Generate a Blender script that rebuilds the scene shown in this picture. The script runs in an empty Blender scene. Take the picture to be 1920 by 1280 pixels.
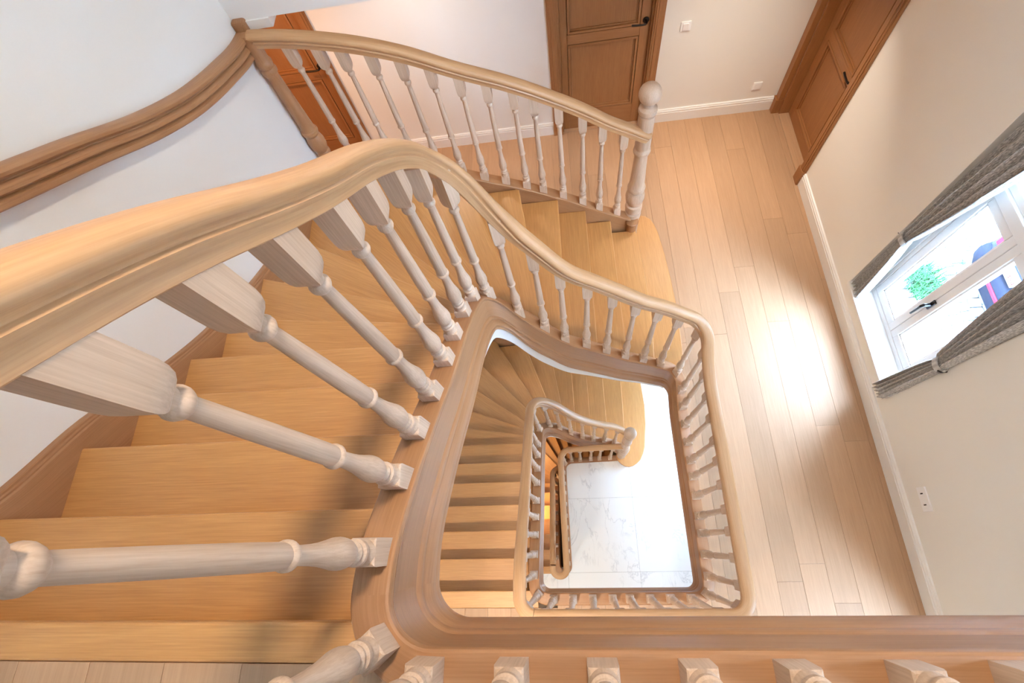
import bpy, math, random
from mathutils import Vector, Matrix

# ---------------------------------------------------------------- camera, world, lights, exposure
scene = bpy.context.scene
COL = scene.collection
CZ = 4.055                     # camera height above the middle floor (z = 0)
F3, F1 = 2.975, -3.325         # upper and marble floors
RISE = 0.175

cam_data = bpy.data.cameras.new('camera')
cam = bpy.data.objects.new('camera', cam_data)
COL.objects.link(cam)
cam_data.sensor_fit = 'HORIZONTAL'
cam_data.sensor_width = 36.0
cam_data.lens = 918.735 / 1920 * 36.0
cam_data.clip_start = 0.02
cam_data.clip_end = 200
A_, B_, C_ = 0.34429982, -0.40881157, -0.29893452
Rw2c = Matrix.Rotation(A_, 3, 'Z') @ Matrix.Rotation(B_, 3, 'X') @ Matrix.Rotation(C_, 3, 'Z')
mw = Rw2c.transposed().to_4x4()
mw.translation = Vector((0, 0, CZ))
cam.matrix_world = mw
scene.camera = cam

world = bpy.data.worlds.new('overcast_sky')
scene.world = world
world.use_nodes = True
wn = world.node_tree.nodes
wn['Background'].inputs[0].default_value = (0.45, 0.67, 1.0, 1)
wn['Background'].inputs[1].default_value = 72.0

scene.view_settings.view_transform = 'Standard'
scene.view_settings.look = 'None'
scene.view_settings.exposure = 0.84
scene.view_settings.gamma = 1.0
scene.view_settings.use_curve_mapping = False
scene.cycles.use_denoising = True
scene.cycles.max_bounces = 10
scene.cycles.diffuse_bounces = 6
scene.cycles.glossy_bounces = 4
scene.cycles.transparent_max_bounces = 12
scene.cycles.sample_clamp_indirect = 8.0
scene.cycles.caustics_reflective = False
scene.cycles.caustics_refractive = False


def portal(x, y, z, sy, sz):
    """light portal in a window opening of the right wall, facing into the room"""
    d = bpy.data.lights.new('daylight_portal', 'AREA')
    d.shape = 'RECTANGLE'
    d.size, d.size_y = sz, sy
    d.cycles.is_portal = True
    o = bpy.data.objects.new('daylight_portal', d)
    o.location = (x, y, z)
    o.rotation_euler = (0, math.radians(90), 0)
    COL.objects.link(o)


def ceiling_lamp(x, y, z, power, size, color, spread=None):
    d = bpy.data.lights.new('ceiling_lamp', 'AREA')
    d.shape = 'DISK'
    d.size = size
    d.energy = power
    d.color = color
    if spread:
        d.spread = math.radians(spread)
    o = bpy.data.objects.new('ceiling_lamp', d)
    o.location = (x, y, z)
    COL.objects.link(o)


WARM = (1.0, 0.88, 0.74)
SOFT = (1.0, 0.86, 0.70)
ceiling_lamp(-1.05, 3.45, 2.485, 5.5, 0.12, WARM, 120)
ceiling_lamp(1.45, 3.25, 2.485, 8, 0.12, WARM, 85)
ceiling_lamp(-2.5, 3.3, 2.485, 10, 0.12, (1.0, 0.52, 0.22), 130)
ceiling_lamp(0.05, 0.75, 5.57, 19, 0.28, SOFT, 110)
ceiling_lamp(-0.8, -1.3, 2.60, 20, 0.15, SOFT, 110)
ceiling_lamp(-1.1, -1.6, -0.42, 20, 0.25, SOFT)
ceiling_lamp(-0.9, 0.4, -3.75, 12, 0.3, (1.0, 0.66, 0.34))
ceiling_lamp(-0.9, 1.6, -4.2, 8, 0.3, (1.0, 0.66, 0.34))

# window openings of the right wall: (y0, y1, z0, z1)
OPEN_MAIN = (0.985, 1.885, 0.28, 2.32)
OPEN_TWIN = (-1.55, -0.65, 0.28, 2.32)
OPEN_UP = (-1.30, 0.35, 3.55, 4.80)
OPEN_LOW1 = (0.80, 2.05, F1 + 0.15, F1 + 2.35)
for (a, b, c, d) in (OPEN_MAIN, OPEN_TWIN, OPEN_UP, OPEN_LOW1):
    portal(2.53, (a + b) / 2, (c + d) / 2, b - a, d - c)

rnd = random.Random(7)

# ---------------------------------------------------------------- materials
MAT = {}


def new_mat(name):
    m = bpy.data.materials.new(name)
    m.use_nodes = True
    nt = m.node_tree
    return m, nt, nt.nodes['Principled BSDF']


def N(nt, kind, **kw):
    n = nt.nodes.new(kind)
    for k, v in kw.items():
        setattr(n, k, v)
    return n


def wood(name, light, dark, rough=0.45, var=0.10, streak=0.6, scale=1.0, bump=0.05, coat=0.0, spec=0.5):
    m, nt, bs = new_mat(name)
    L = nt.links.new
    at = N(nt, 'ShaderNodeAttribute', attribute_name='grain')
    oi = N(nt, 'ShaderNodeObjectInfo')
    add = N(nt, 'ShaderNodeVectorMath', operation='MULTIPLY_ADD')
    L(oi.outputs['Random'], add.inputs[0])
    add.inputs[1].default_value = (17.0, 9.0, 5.0)
    L(at.outputs['Vector'], add.inputs[2])
    m1 = N(nt, 'ShaderNodeMapping')
    m1.inputs['Scale'].default_value = (7.0 * scale, 240 * scale, 240 * scale)
    L(add.outputs[0], m1.inputs[0])
    n1 = N(nt, 'ShaderNodeTexNoise')
    n1.inputs['Scale'].default_value = 1.0
    n1.inputs['Detail'].default_value = 5.0
    n1.inputs['Roughness'].default_value = 0.6
    L(m1.outputs[0], n1.inputs['Vector'])
    m2 = N(nt, 'ShaderNodeMapping')
    m2.inputs['Scale'].default_value = (1.1 * scale, 16 * scale, 16 * scale)
    L(add.outputs[0], m2.inputs[0])
    n2 = N(nt, 'ShaderNodeTexNoise')
    n2.inputs['Scale'].default_value = 1.0
    n2.inputs['Detail'].default_value = 3.0
    n2.inputs['Distortion'].default_value = 0.8
    L(m2.outputs[0], n2.inputs['Vector'])
    wv = N(nt, 'ShaderNodeMath', operation='MULTIPLY')
    L(n2.outputs[0], wv.inputs[0])
    wv.inputs[1].default_value = 34.0
    sn = N(nt, 'ShaderNodeMath', operation='SINE')
    L(wv.outputs[0], sn.inputs[0])
    mixf = N(nt, 'ShaderNodeMath', operation='MULTIPLY_ADD')   # rings*.12 + streak
    L(sn.outputs[0], mixf.inputs[0])
    mixf.inputs[1].default_value = 0.045
    L(n1.outputs[0], mixf.inputs[2])
    ad2 = N(nt, 'ShaderNodeMath', operation='MULTIPLY_ADD')
    L(n2.outputs[0], ad2.inputs[0])
    ad2.inputs[1].default_value = 0.3
    L(mixf.outputs[0], ad2.inputs[2])
    rp = N(nt, 'ShaderNodeValToRGB')
    rp.color_ramp.elements[0].position = 0.65 - 0.55 * streak
    rp.color_ramp.elements[1].position = 0.65 + 0.40 * streak
    rp.color_ramp.elements[0].color = (*dark, 1)
    rp.color_ramp.elements[1].color = (*light, 1)
    L(ad2.outputs[0], rp.inputs[0])
    hs = N(nt, 'ShaderNodeHueSaturation')
    L(rp.outputs[0], hs.inputs['Color'])
    mr = N(nt, 'ShaderNodeMapRange')
    mr.inputs['To Min'].default_value = 1.0 - var
    mr.inputs['To Max'].default_value = 1.0 + var
    L(oi.outputs['Random'], mr.inputs['Value'])
    L(mr.outputs[0], hs.inputs['Value'])
    L(hs.outputs[0], bs.inputs['Base Color'])
    bs.inputs['Roughness'].default_value = rough
    bs.inputs['Specular IOR Level'].default_value = spec
    if coat:
        bs.inputs['Coat Weight'].default_value = coat
        bs.inputs['Coat Roughness'].default_value = 0.22
    if bump:
        bp = N(nt, 'ShaderNodeBump')
        bp.inputs['Strength'].default_value = bump
        bp.inputs['Distance'].default_value = 0.004
        L(n1.outputs[0], bp.inputs['Height'])
        L(bp.outputs[0], bs.inputs['Normal'])
    MAT[name] = m
    return m


def plain(name, color, rough=0.6, metal=0.0, noise=0.0, nscale=40, spec=0.5):
    m, nt, bs = new_mat(name)
    bs.inputs['Base Color'].default_value = (*color, 1)
    bs.inputs['Roughness'].default_value = rough
    bs.inputs['Metallic'].default_value = metal
    bs.inputs['Specular IOR Level'].default_value = spec
    if noise:
        tc = N(nt, 'ShaderNodeTexCoord')
        n1 = N(nt, 'ShaderNodeTexNoise')
        n1.inputs['Scale'].default_value = nscale
        n1.inputs['Detail'].default_value = 4
        nt.links.new(tc.outputs['Object'], n1.inputs['Vector'])
        hs = N(nt, 'ShaderNodeHueSaturation')
        hs.inputs['Color'].default_value = (*color, 1)
        mr = N(nt, 'ShaderNodeMapRange')
        mr.inputs['To Min'].default_value = 1 - noise
        mr.inputs['To Max'].default_value = 1 + noise
        nt.links.new(n1.outputs[0], mr.inputs['Value'])
        nt.links.new(mr.outputs[0], hs.inputs['Value'])
        nt.links.new(hs.outputs[0], bs.inputs['Base Color'])
        bp = N(nt, 'ShaderNodeBump')
        bp.inputs['Strength'].default_value = 0.06
        bp.inputs['Distance'].default_value = 0.002
        nt.links.new(n1.outputs[0], bp.inputs['Height'])
        nt.links.new(bp.outputs[0], bs.inputs['Normal'])
    MAT[name] = m
    return m


wood('oak_rail', (0.53, 0.30, 0.14), (0.385, 0.195, 0.08), rough=0.42, var=0.03)
wood('oak_turned', (0.62, 0.445, 0.315), (0.44, 0.295, 0.19), rough=0.5, var=0.06)
wood('oak_tread', (0.57, 0.28, 0.088), (0.40, 0.17, 0.043), rough=0.42, var=0.04, streak=0.6, spec=0.7)
wood('oak_string', (0.385, 0.185, 0.078), (0.28, 0.125, 0.047), rough=0.45, var=0.03)
wood('oak_floor', (0.49, 0.295, 0.165), (0.37, 0.21, 0.11), rough=0.58, var=0.10, streak=0.8, scale=0.8, spec=0.42)
wood('oak_door', (0.36, 0.155, 0.05), (0.25, 0.10, 0.03), rough=0.45, var=0.02)
plain('wall_paint', (0.85, 0.83, 0.775), 0.85, noise=0.012, nscale=160)
plain('white_paint', (0.84, 0.83, 0.80), 0.45)
plain('plaster', (0.86, 0.85, 0.82), 0.8)
plain('ceiling_paint', (0.86, 0.85, 0.82), 0.9)
plain('bronze', (0.035, 0.028, 0.024), 0.35, 0.9)
plain('iron', (0.03, 0.03, 0.032), 0.3, 0.9)
plain('plastic', (0.90, 0.90, 0.89), 0.35)
plain('slot', (0.02, 0.02, 0.02), 0.6)
plain('car_paint', (0.010, 0.014, 0.026), 0.35, spec=0.12)
plain('car_trim', (0.010, 0.013, 0.022), 0.8, spec=0.05)
plain('reflector_red', (0.42, 0.008, 0.02), 0.5, spec=0.1)
plain('plate_white', (0.6, 0.6, 0.6), 0.6, spec=0.1)
plain('plate_ink', (0.10, 0.012, 0.016), 0.6, spec=0.1)
plain('tyre', (0.02, 0.02, 0.02), 0.8)
plain('car_glass', (0.01, 0.012, 0.015), 0.05)
plain('cobble', (0.24, 0.245, 0.25), 0.8, noise=0.08, nscale=14)
plain('joint_sand', (0.10, 0.105, 0.11), 0.95, noise=0.1, nscale=30)
plain('pale_stone', (0.55, 0.55, 0.54), 0.8, noise=0.03, nscale=20)
plain('grass_green', (0.022, 0.085, 0.03), 0.8, spec=0.1)
plain('underlay', (0.10, 0.07, 0.045), 0.9)
plain('facade', (0.6, 0.58, 0.54), 0.9)


def make_marble():
    m, nt, bs = new_mat('marble')
    L = nt.links.new
    tc = N(nt, 'ShaderNodeTexCoord')
    oi = N(nt, 'ShaderNodeObjectInfo')
    mp = N(nt, 'ShaderNodeVectorMath', operation='MULTIPLY_ADD')
    L(oi.outputs['Random'], mp.inputs[0])
    mp.inputs[1].default_value = (7, 5, 3)
    L(tc.outputs['Object'], mp.inputs[2])
    n1 = N(nt, 'ShaderNodeTexNoise')
    n1.inputs['Scale'].default_value = 1.3
    n1.inputs['Detail'].default_value = 7
    n1.inputs['Roughness'].default_value = 0.62
    n1.inputs['Distortion'].default_value = 0.9
    mpp = N(nt, 'ShaderNodeMapping')
    mpp.inputs['Scale'].default_value = (2.2, 0.8, 1)
    L(mp.outputs[0], mpp.inputs[0])
    L(mpp.outputs[0], n1.inputs['Vector'])
    a = N(nt, 'ShaderNodeMath', operation='SUBTRACT')
    L(n1.outputs[0], a.inputs[0])
    a.inputs[1].default_value = 0.5
    b = N(nt, 'ShaderNodeMath', operation='ABSOLUTE')
    L(a.outputs[0], b.inputs[0])
    rp = N(nt, 'ShaderNodeValToRGB')
    rp.color_ramp.elements[0].position = 0.0
    rp.color_ramp.elements[0].color = (0.66, 0.66, 0.66, 1)
    rp.color_ramp.elements[1].position = 0.016
    rp.color_ramp.elements[1].color = (0.86, 0.855, 0.84, 1)
    L(b.outputs[0], rp.inputs[0])
    n2 = N(nt, 'ShaderNodeTexNoise')
    n2.inputs['Scale'].default_value = 3.0
    L(mp.outputs[0], n2.inputs['Vector'])
    r2 = N(nt, 'ShaderNodeMapRange')
    r2.inputs['From Min'].default_value = 0.42
    r2.inputs['From Max'].default_value = 0.62
    L(n2.outputs[0], r2.inputs['Value'])
    mx = N(nt, 'ShaderNodeMix', data_type='RGBA')
    mx.inputs['A'].default_value = (0.86, 0.855, 0.84, 1)
    L(r2.outputs[0], mx.inputs['Factor'])
    L(rp.outputs[0], mx.inputs['B'])
    L(mx.outputs['Result'], bs.inputs['Base Color'])
    bs.inputs['Roughness'].default_value = 0.38
    bs.inputs['Specular IOR Level'].default_value = 0.35
    MAT['marble'] = m


make_marble()


def make_glass():
    m = bpy.data.materials.new('pane_glass')
    m.use_nodes = True
    nt = m.node_tree
    nt.nodes.clear()
    out = N(nt, 'ShaderNodeOutputMaterial')
    mx = N(nt, 'ShaderNodeMixShader')
    tr = N(nt, 'ShaderNodeBsdfTransparent')
    gl = N(nt, 'ShaderNodeBsdfGlossy')
    gl.inputs['Roughness'].default_value = 0.02
    mx.inputs[0].default_value = 0.04
    nt.links.new(tr.outputs[0], mx.inputs[1])
    nt.links.new(gl.outputs[0], mx.inputs[2])
    nt.links.new(mx.outputs[0], out.inputs[0])
    MAT['glass'] = m


make_glass()


def make_fabric():
    m, nt, bs = new_mat('curtain_fabric')
    L = nt.links.new
    at = N(nt, 'ShaderNodeAttribute', attribute_name='grain')
    mp = N(nt, 'ShaderNodeMapping')
    mp.inputs['Scale'].default_value = (45, 160, 1)
    L(at.outputs['Vector'], mp.inputs[0])
    n1 = N(nt, 'ShaderNodeTexNoise')
    n1.inputs['Scale'].default_value = 1
    n1.inputs['Detail'].default_value = 4
    L(mp.outputs[0], n1.inputs['Vector'])
    rp = N(nt, 'ShaderNodeValToRGB')
    rp.color_ramp.elements[0].position = 0.38
    rp.color_ramp.elements[0].color = (0.27, 0.26, 0.25, 1)
    rp.color_ramp.elements[1].position = 0.66
    rp.color_ramp.elements[1].color = (0.74, 0.72, 0.69, 1)
    L(n1.outputs[0], rp.inputs[0])
    L(rp.outputs[0], bs.inputs['Base Color'])
    bs.inputs['Roughness'].default_value = 0.8
    bs.inputs['Sheen Weight'].default_value = 0.3
    MAT['fabric'] = m


make_fabric()


# ---------------------------------------------------------------- mesh helpers
class MB:
    """collects faces with a grain coordinate (along, across, across) per vertex"""

    def __init__(self):
        self.v, self.f, self.g, self.sm = [], [], [], []

    def add(self, verts, faces, grain, smooth=False):
        o = len(self.v)
        self.v += [tuple(p) for p in verts]
        self.g += [tuple(p) for p in grain]
        self.f += [[i + o for i in f] for f in faces]
        self.sm += [smooth] * len(faces)

    def box(self, lo, hi, axis=0):
        x0, y0, z0 = lo
        x1, y1, z1 = hi
        vs = [(x0, y0, z0), (x1, y0, z0), (x1, y1, z0), (x0, y1, z0), (x0, y0, z1), (x1, y0, z1), (x1, y1, z1), (x0, y1, z1)]
        fs = [(3, 2, 1, 0), (4, 5, 6, 7), (0, 1, 5, 4), (1, 2, 6, 5), (2, 3, 7, 6), (3, 0, 4, 7)]
        self.add(vs, fs, [roll(p, axis) for p in vs])

    def prism(self, outline, z0, z1, axis=0, gdir=None):
        n = len(outline)
        vs = [(x, y, z0) for x, y in outline] + [(x, y, z1) for x, y in outline]
        fs = [list(range(n - 1, -1, -1)), list(range(n, 2 * n))]
        fs += [(i, (i + 1) % n, n + (i + 1) % n, n + i) for i in range(n)]
        if gdir:
            cx, cy = gdir
            g = [(x * cx + y * cy, -x * cy + y * cx, z) for x, y, z in vs]
        else:
            g = [roll(p, axis) for p in vs]
        self.add(vs, fs, g)

    def lathe(self, prof, c=(0, 0, 0), seg=16):
        """prof: list of (z, r); axis vertical through c"""
        vs, gs, fs = [], [], []
        for z, r in prof:
            for k in range(seg):
                a = 2 * math.pi * k / seg
                x, y = r * math.cos(a), r * math.sin(a)
                vs.append((c[0] + x, c[1] + y, c[2] + z))
                gs.append((z, x, y))
        for i in range(len(prof) - 1):
            for k in range(seg):
                k2 = (k + 1) % seg
                fs.append((i * seg + k, i * seg + k2, (i + 1) * seg + k2, (i + 1) * seg + k))
        fs.append(list(range(seg - 1, -1, -1)))
        fs.append([(len(prof) - 1) * seg + k for k in range(seg)])
        self.add(vs, fs, gs, True)

    def square_stack(self, prof, c=(0, 0, 0)):
        """prof: list of (z, half side) square sections"""
        vs, fs = [], []
        for z, h in prof:
            vs += [(c[0] - h, c[1] - h, c[2] + z), (c[0] + h, c[1] - h, c[2] + z), (c[0] + h, c[1] + h, c[2] + z), (c[0] - h, c[1] + h, c[2] + z)]
        for i in range(len(prof) - 1):
            for k in range(4):
                k2 = (k + 1) % 4
                fs.append((4 * i + k, 4 * i + k2, 4 * i + 4 + k2, 4 * i + 4 + k))
        fs.append((3, 2, 1, 0))
        m = 4 * (len(prof) - 1)
        fs.append((m, m + 1, m + 2, m + 3))
        self.add(vs, fs, [(p[2], p[0], p[1]) for p in vs])

    def sweep(self, st, prof, smooth=True, tilt=False):
        """st: stations (x, y, z, nx, ny, s, H); prof(H) -> closed loop of (n, z)"""
        vs, gs, fs = [], [], []
        m = len(prof(st[0][6]))
        per = [0.0]
        p0 = prof(st[0][6])
        for j in range(1, m):
            per.append(per[-1] + math.hypot(p0[j][0] - p0[j - 1][0], p0[j][1] - p0[j - 1][1]))
        for i, (x, y, z, nx, ny, s, H) in enumerate(st):
            c, sn = 1.0, 0.0
            if tilt:
                q0, q1 = st[max(i - 2, 0)], st[min(i + 2, len(st) - 1)]
                th = math.atan2(q1[2] - q0[2], q1[5] - q0[5])
                c, sn = math.cos(th), math.sin(th)
            for j, (n, dz) in enumerate(prof(H)):
                vs.append((x + nx * n + ny * sn * dz, y + ny * n - nx * sn * dz, z + dz * c))
                gs.append((s, n, dz))
        for i in range(len(st) - 1):
            for j in range(m):
                j2 = (j + 1) % m
                fs.append((i * m + j, i * m + j2, (i + 1) * m + j2, (i + 1) * m + j))
        fs.append(list(range(m - 1, -1, -1)))
        k = (len(st) - 1) * m
        fs.append([k + j for j in range(m)])
        self.add(vs, fs, gs, smooth)

    def tube(self, pts, r, seg=8):
        """round bar along a polyline"""
        vs, gs, fs = [], [], []
        pts = [Vector(p) for p in pts]
        s = 0
        for i, p in enumerate(pts):
            t = (pts[min(i + 1, len(pts) - 1)] - pts[max(i - 1, 0)]).normalized()
            u = t.orthogonal().normalized() if i == 0 else (u - t * u.dot(t)).normalized()
            w = t.cross(u)
            if i:
                s += (p - pts[i - 1]).length
            rr = r[i] if isinstance(r, (list, tuple)) else r
            for k in range(seg):
                a = 2 * math.pi * k / seg
                vs.append(p + (u * math.cos(a) + w * math.sin(a)) * rr)
                gs.append((s, math.cos(a) * rr, math.sin(a) * rr))
        for i in range(len(pts) - 1):
            for k in range(seg):
                k2 = (k + 1) % seg
                fs.append((i * seg + k, i * seg + k2, (i + 1) * seg + k2, (i + 1) * seg + k))
        fs.append(list(range(seg - 1, -1, -1)))
        fs.append([(len(pts) - 1) * seg + k for k in range(seg)])
        self.add(vs, fs, gs, True)

    def mesh(self, name, mat, angle=35):
        me = bpy.data.meshes.new(name)
        me.from_pydata(self.v, [], self.f)
        at = me.attributes.new('grain', 'FLOAT_VECTOR', 'POINT')
        at.data.foreach_set('vector', [c for g in self.g for c in g])
        me.materials.append(MAT[mat] if isinstance(mat, str) else mat)
        me.polygons.foreach_set('use_smooth', self.sm)
        if any(self.sm):
            me.update()
            me.set_sharp_from_angle(angle=math.radians(angle))
        me.update()
        return me

    def obj(self, name, mat, parent=None, bevel=0, angle=35):
        return link(name, self.mesh(name, mat, angle), parent, bevel)


def roll(p, axis):
    return (p[axis], p[(axis + 1) % 3], p[(axis + 2) % 3])


def link(name, me, parent=None, bevel=0):
    o = bpy.data.objects.new(name, me)
    COL.objects.link(o)
    if parent:
        o.parent = parent
        o.matrix_parent_inverse = parent.matrix_world.inverted() if parent.matrix_world != Matrix() else Matrix()
    if bevel:
        b = o.modifiers.new('edge', 'BEVEL')
        b.width = bevel
        b.segments = 2
        b.limit_method = 'ANGLE'
        b.angle_limit = math.radians(50)
    return o


def root(name, label=None, cat=None, group=None, loc=(0, 0, 0), kind=None):
    o = bpy.data.objects.new(name, None)
    o.empty_display_size = 0.05
    COL.objects.link(o)
    o.location = loc
    o.matrix_world = Matrix.Translation(loc)
    return tag(o, label, cat, group, kind)


def tag(o, label=None, cat=None, group=None, kind=None):
    for k, v in (('label', label), ('category', cat), ('group', group), ('kind', kind)):
        if v:
            o[k] = v
    return o


def structure(o):
    o['kind'] = 'structure'
    return o


def Box(name, lo, hi, mat, parent=None, axis=0, bevel=0):
    b = MB()
    b.box(lo, hi, axis)
    return b.obj(name, mat, parent, bevel)


# ---------------------------------------------------------------- swept paths
def plan_path(verts, step=0.02):
    """verts: (x, y, fillet radius) -> dense list of (x, y, nx, ny, s); n is the right-hand side"""
    pts = []
    n = len(verts)
    for i, (x, y, r) in enumerate(verts):
        p = Vector((x, y))
        if i in (0, n - 1) or r <= 0:
            pts.append(p)
            continue
        a = (Vector(verts[i - 1][:2]) - p).normalized()
        b = (Vector(verts[i + 1][:2]) - p).normalized()
        ang = a.angle(b)
        d = r / math.tan(ang / 2)
        p1, p2 = p + a * d, p + b * d
        c = p + (a + b).normalized() * (r / math.sin(ang / 2))
        a1 = math.atan2(p1.y - c.y, p1.x - c.x)
        a2 = math.atan2(p2.y - c.y, p2.x - c.x)
        da = (a2 - a1 + math.pi) % (2 * math.pi) - math.pi
        k = max(4, int(abs(da) * r / 0.018))
        for q in range(k + 1):
            t = a1 + da * q / k
            pts.append(Vector((c.x + r * math.cos(t), c.y + r * math.sin(t))))
    dense = [pts[0]]
    for p in pts[1:]:
        L = (p - dense[-1]).length
        if L < 1e-6:
            continue
        k = max(1, int(L / step))
        q0 = dense[-1].copy()
        for j in range(1, k + 1):
            dense.append(q0.lerp(p, j / k))
    out, s = [], 0.0
    for i, p in enumerate(dense):
        if i:
            s += (p - dense[i - 1]).length
        t = (dense[min(i + 1, len(dense) - 1)] - dense[max(i - 1, 0)]).normalized()
        out.append((p.x, p.y, t.y, -t.x, s))
    return out


def s_at(path, x, y, lo=-1, hi=1e9):
    return min((q for q in path if lo <= q[4] <= hi), key=lambda q: (q[0] - x) ** 2 + (q[1] - y) ** 2)[4]


def pchip(knots):
    xs = [k[0] for k in knots]
    ys = [k[1] for k in knots]
    n = len(xs)
    h = [xs[i + 1] - xs[i] for i in range(n - 1)]
    d = [(ys[i + 1] - ys[i]) / h[i] for i in range(n - 1)]
    m = [0.0] * n
    m[0], m[-1] = d[0], d[-1]
    for i in range(1, n - 1):
        if d[i - 1] * d[i] > 0:
            w1, w2 = 2 * h[i] + h[i - 1], h[i] + 2 * h[i - 1]
            m[i] = (w1 + w2) / (w1 / d[i - 1] + w2 / d[i])

    def f(x):
        if x <= xs[0]:
            return ys[0]
        if x >= xs[-1]:
            return ys[-1]
        i = max(j for j in range(n - 1) if xs[j] <= x)
        t = (x - xs[i]) / h[i]
        return ((2 * t ** 3 - 3 * t ** 2 + 1) * ys[i] + (t ** 3 - 2 * t ** 2 + t) * h[i] * m[i]
                + (-2 * t ** 3 + 3 * t ** 2) * ys[i + 1] + (t ** 3 - t ** 2) * h[i] * m[i + 1])
    return f


def heights(path, knots, smooth=0.0):
    """knots: (x, y, value) in order along the path -> function of arc length"""
    ks, lo = [], -1
    for (x, y, v) in knots:
        s = s_at(path, x, y, lo)
        if ks and s <= ks[-1][0] + 1e-4:
            continue
        ks.append((s, v))
        lo = s
    f = pchip(ks)
    if not smooth:
        return f
    return lambda s: sum(f(s + smooth * (k / 4.0)) for k in range(-4, 5)) / 9.0


def stations(path, fz, fH, s0=-1, s1=1e9, dz=0.0):
    return [(x, y, fz(s) + dz, nx, ny, s, fH(s)) for (x, y, nx, ny, s) in path if s0 <= s <= s1]


def on_path(path, s):
    return min(path, key=lambda q: abs(q[4] - s))


RAIL_UP = 0.867                 # underside of the rail above the string cap


def rail_prof(H):
    half = [(0.0255, 0.0), (0.0278, 0.002), (0.0278, 0.020), (0.0295, 0.024), (0.0325, 0.029), (0.0335, 0.033), (0.0312, 0.0355), (0.0285, 0.038), (0.0288, 0.042),
            (0.0320, 0.046), (0.0360, 0.050), (0.0378, 0.056), (0.0368, 0.063), (0.0325, 0.070), (0.0240, 0.0755), (0.0125, 0.0785), (0.0, 0.0795)]
    return half + [(-n, z) for n, z in reversed(half[:-1])]


def string_prof(H):
    return [(-0.044, -H), (-0.044, -0.010), (-0.040, -0.003), (-0.034, 0.0), (0.0325, 0.0), (0.0375, -0.003), (0.0395, -0.008), (0.0395, -0.022),
            (0.0355, -0.026), (0.0375, -0.032), (0.0355, -0.040), (0.0305, -0.044), (0.0300, -0.05), (0.0300, -0.56 * H), (0.0345, -0.58 * H), (0.0375, -0.61 * H), (0.0375, -0.64 * H),
            (0.0315, -0.66 * H), (0.0315, -0.68 * H), (0.0365, -0.71 * H), (0.0435, -0.76 * H), (0.0465, -0.82 * H), (0.0465, -0.86 * H), (0.0405, -0.88 * H), (0.0405, -0.90 * H), (0.0445, -0.93 * H), (0.0445, -0.98 * H), (0.0405, -H)]


def plaster_prof(H):
    return [(-0.044, -H), (-0.044, 0.0), (0.026, 0.0), (0.026, -H)]


# inner path: upper landing edge -> upper flight -> middle landing -> lower flight
INNER = plan_path([(2.24, -0.222, 0), (-0.432, -0.222, 0.13), (-0.432, 1.272, 0.20), (0.8625, 1.272, 0.12), (0.8625, -0.385, 0.10),
                   (-0.385, -0.385, 0.10), (-0.385, 1.24, 0.20), (0.47, 1.24, 0.3), (0.62, 1.165, 0)])
KN = [(2.2, -.222, -1.055), (-.28, -.222, -1.052), (-.432, -.09, -1.052), (-.432, -.014, -1.072), (-.432, .136, -1.168), (-.432, .29, -1.299), (-.432, .439, -1.428),
      (-.432, .60, -1.566), (-.432, .73, -1.675), (-.432, .885, -1.82), (-.432, 1.05, -2.00), (-.40, 1.20, -2.24), (-.30, 1.272, -2.57), (-.158, 1.272, -2.87),
      (-.02, 1.272, -3.085), (.124, 1.272, -3.24), (.268, 1.272, -3.378), (.404, 1.272, -3.50), (.55, 1.272, -3.62), (.69, 1.272, -3.735),
      (.827, 1.237, -3.87), (.8625, 1.117, -3.96), (.8625, .984, -4.015), (.8625, .84, -4.035), (.8625, -.3, -4.035), (.7, -.385, -4.035), (-.29, -.385, -4.035),
      (-.385, -.22, -4.06), (-.385, .054, -4.27), (-.385, .2, -4.395), (-.385, .344, -4.51), (-.385, .5, -4.63), (-.385, .635, -4.735), (-.385, .77, -4.845), (-.385, .905, -4.955), (-.36, 1.14, -5.20),
      (-.27, 1.225, -5.50), (-.19, 1.24, -5.72), (-.06, 1.24, -6.07), (.08, 1.24, -6.34), (.22, 1.24, -6.53), (.36, 1.24, -6.67), (.5, 1.22, -6.79), (.62, 1.165, -6.88)]
fz_in = heights(INNER, [(x, y, z + CZ) for x, y, z in KN], 0.05)
fH_in = heights(INNER, [(2.2, -.222, .40), (-.28, -.222, .39), (-.432, .1, .34), (-.432, .7, .34), (-.432, 1.0, .36), (-.40, 1.2, .42), (-.25, 1.272, .48), (.1, 1.272, .47), (.6, 1.272, .42),
                        (.8625, 1.1, .36), (.8625, .8, .33), (-.29, -.385, .33), (-.385, 0, .34), (-.385, .8, .34), (-.36, 1.14, .42), (-.19, 1.24, .5), (.22, 1.24, .42), (.62, 1.165, .36)], 0.05)
ZERO = lambda s: 0.0
S_c1 = s_at(INNER, -0.432, -0.10, 2.0)               # top of the upper flight
S_c2 = s_at(INNER, 0.80, 1.272)                      # foot of the upper flight
S_c3 = s_at(INNER, -0.30, -0.385, S_c2)              # head of the lower flight
S_end = INNER[-1][4]

# ---------------------------------------------------------------- baluster mesh


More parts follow.
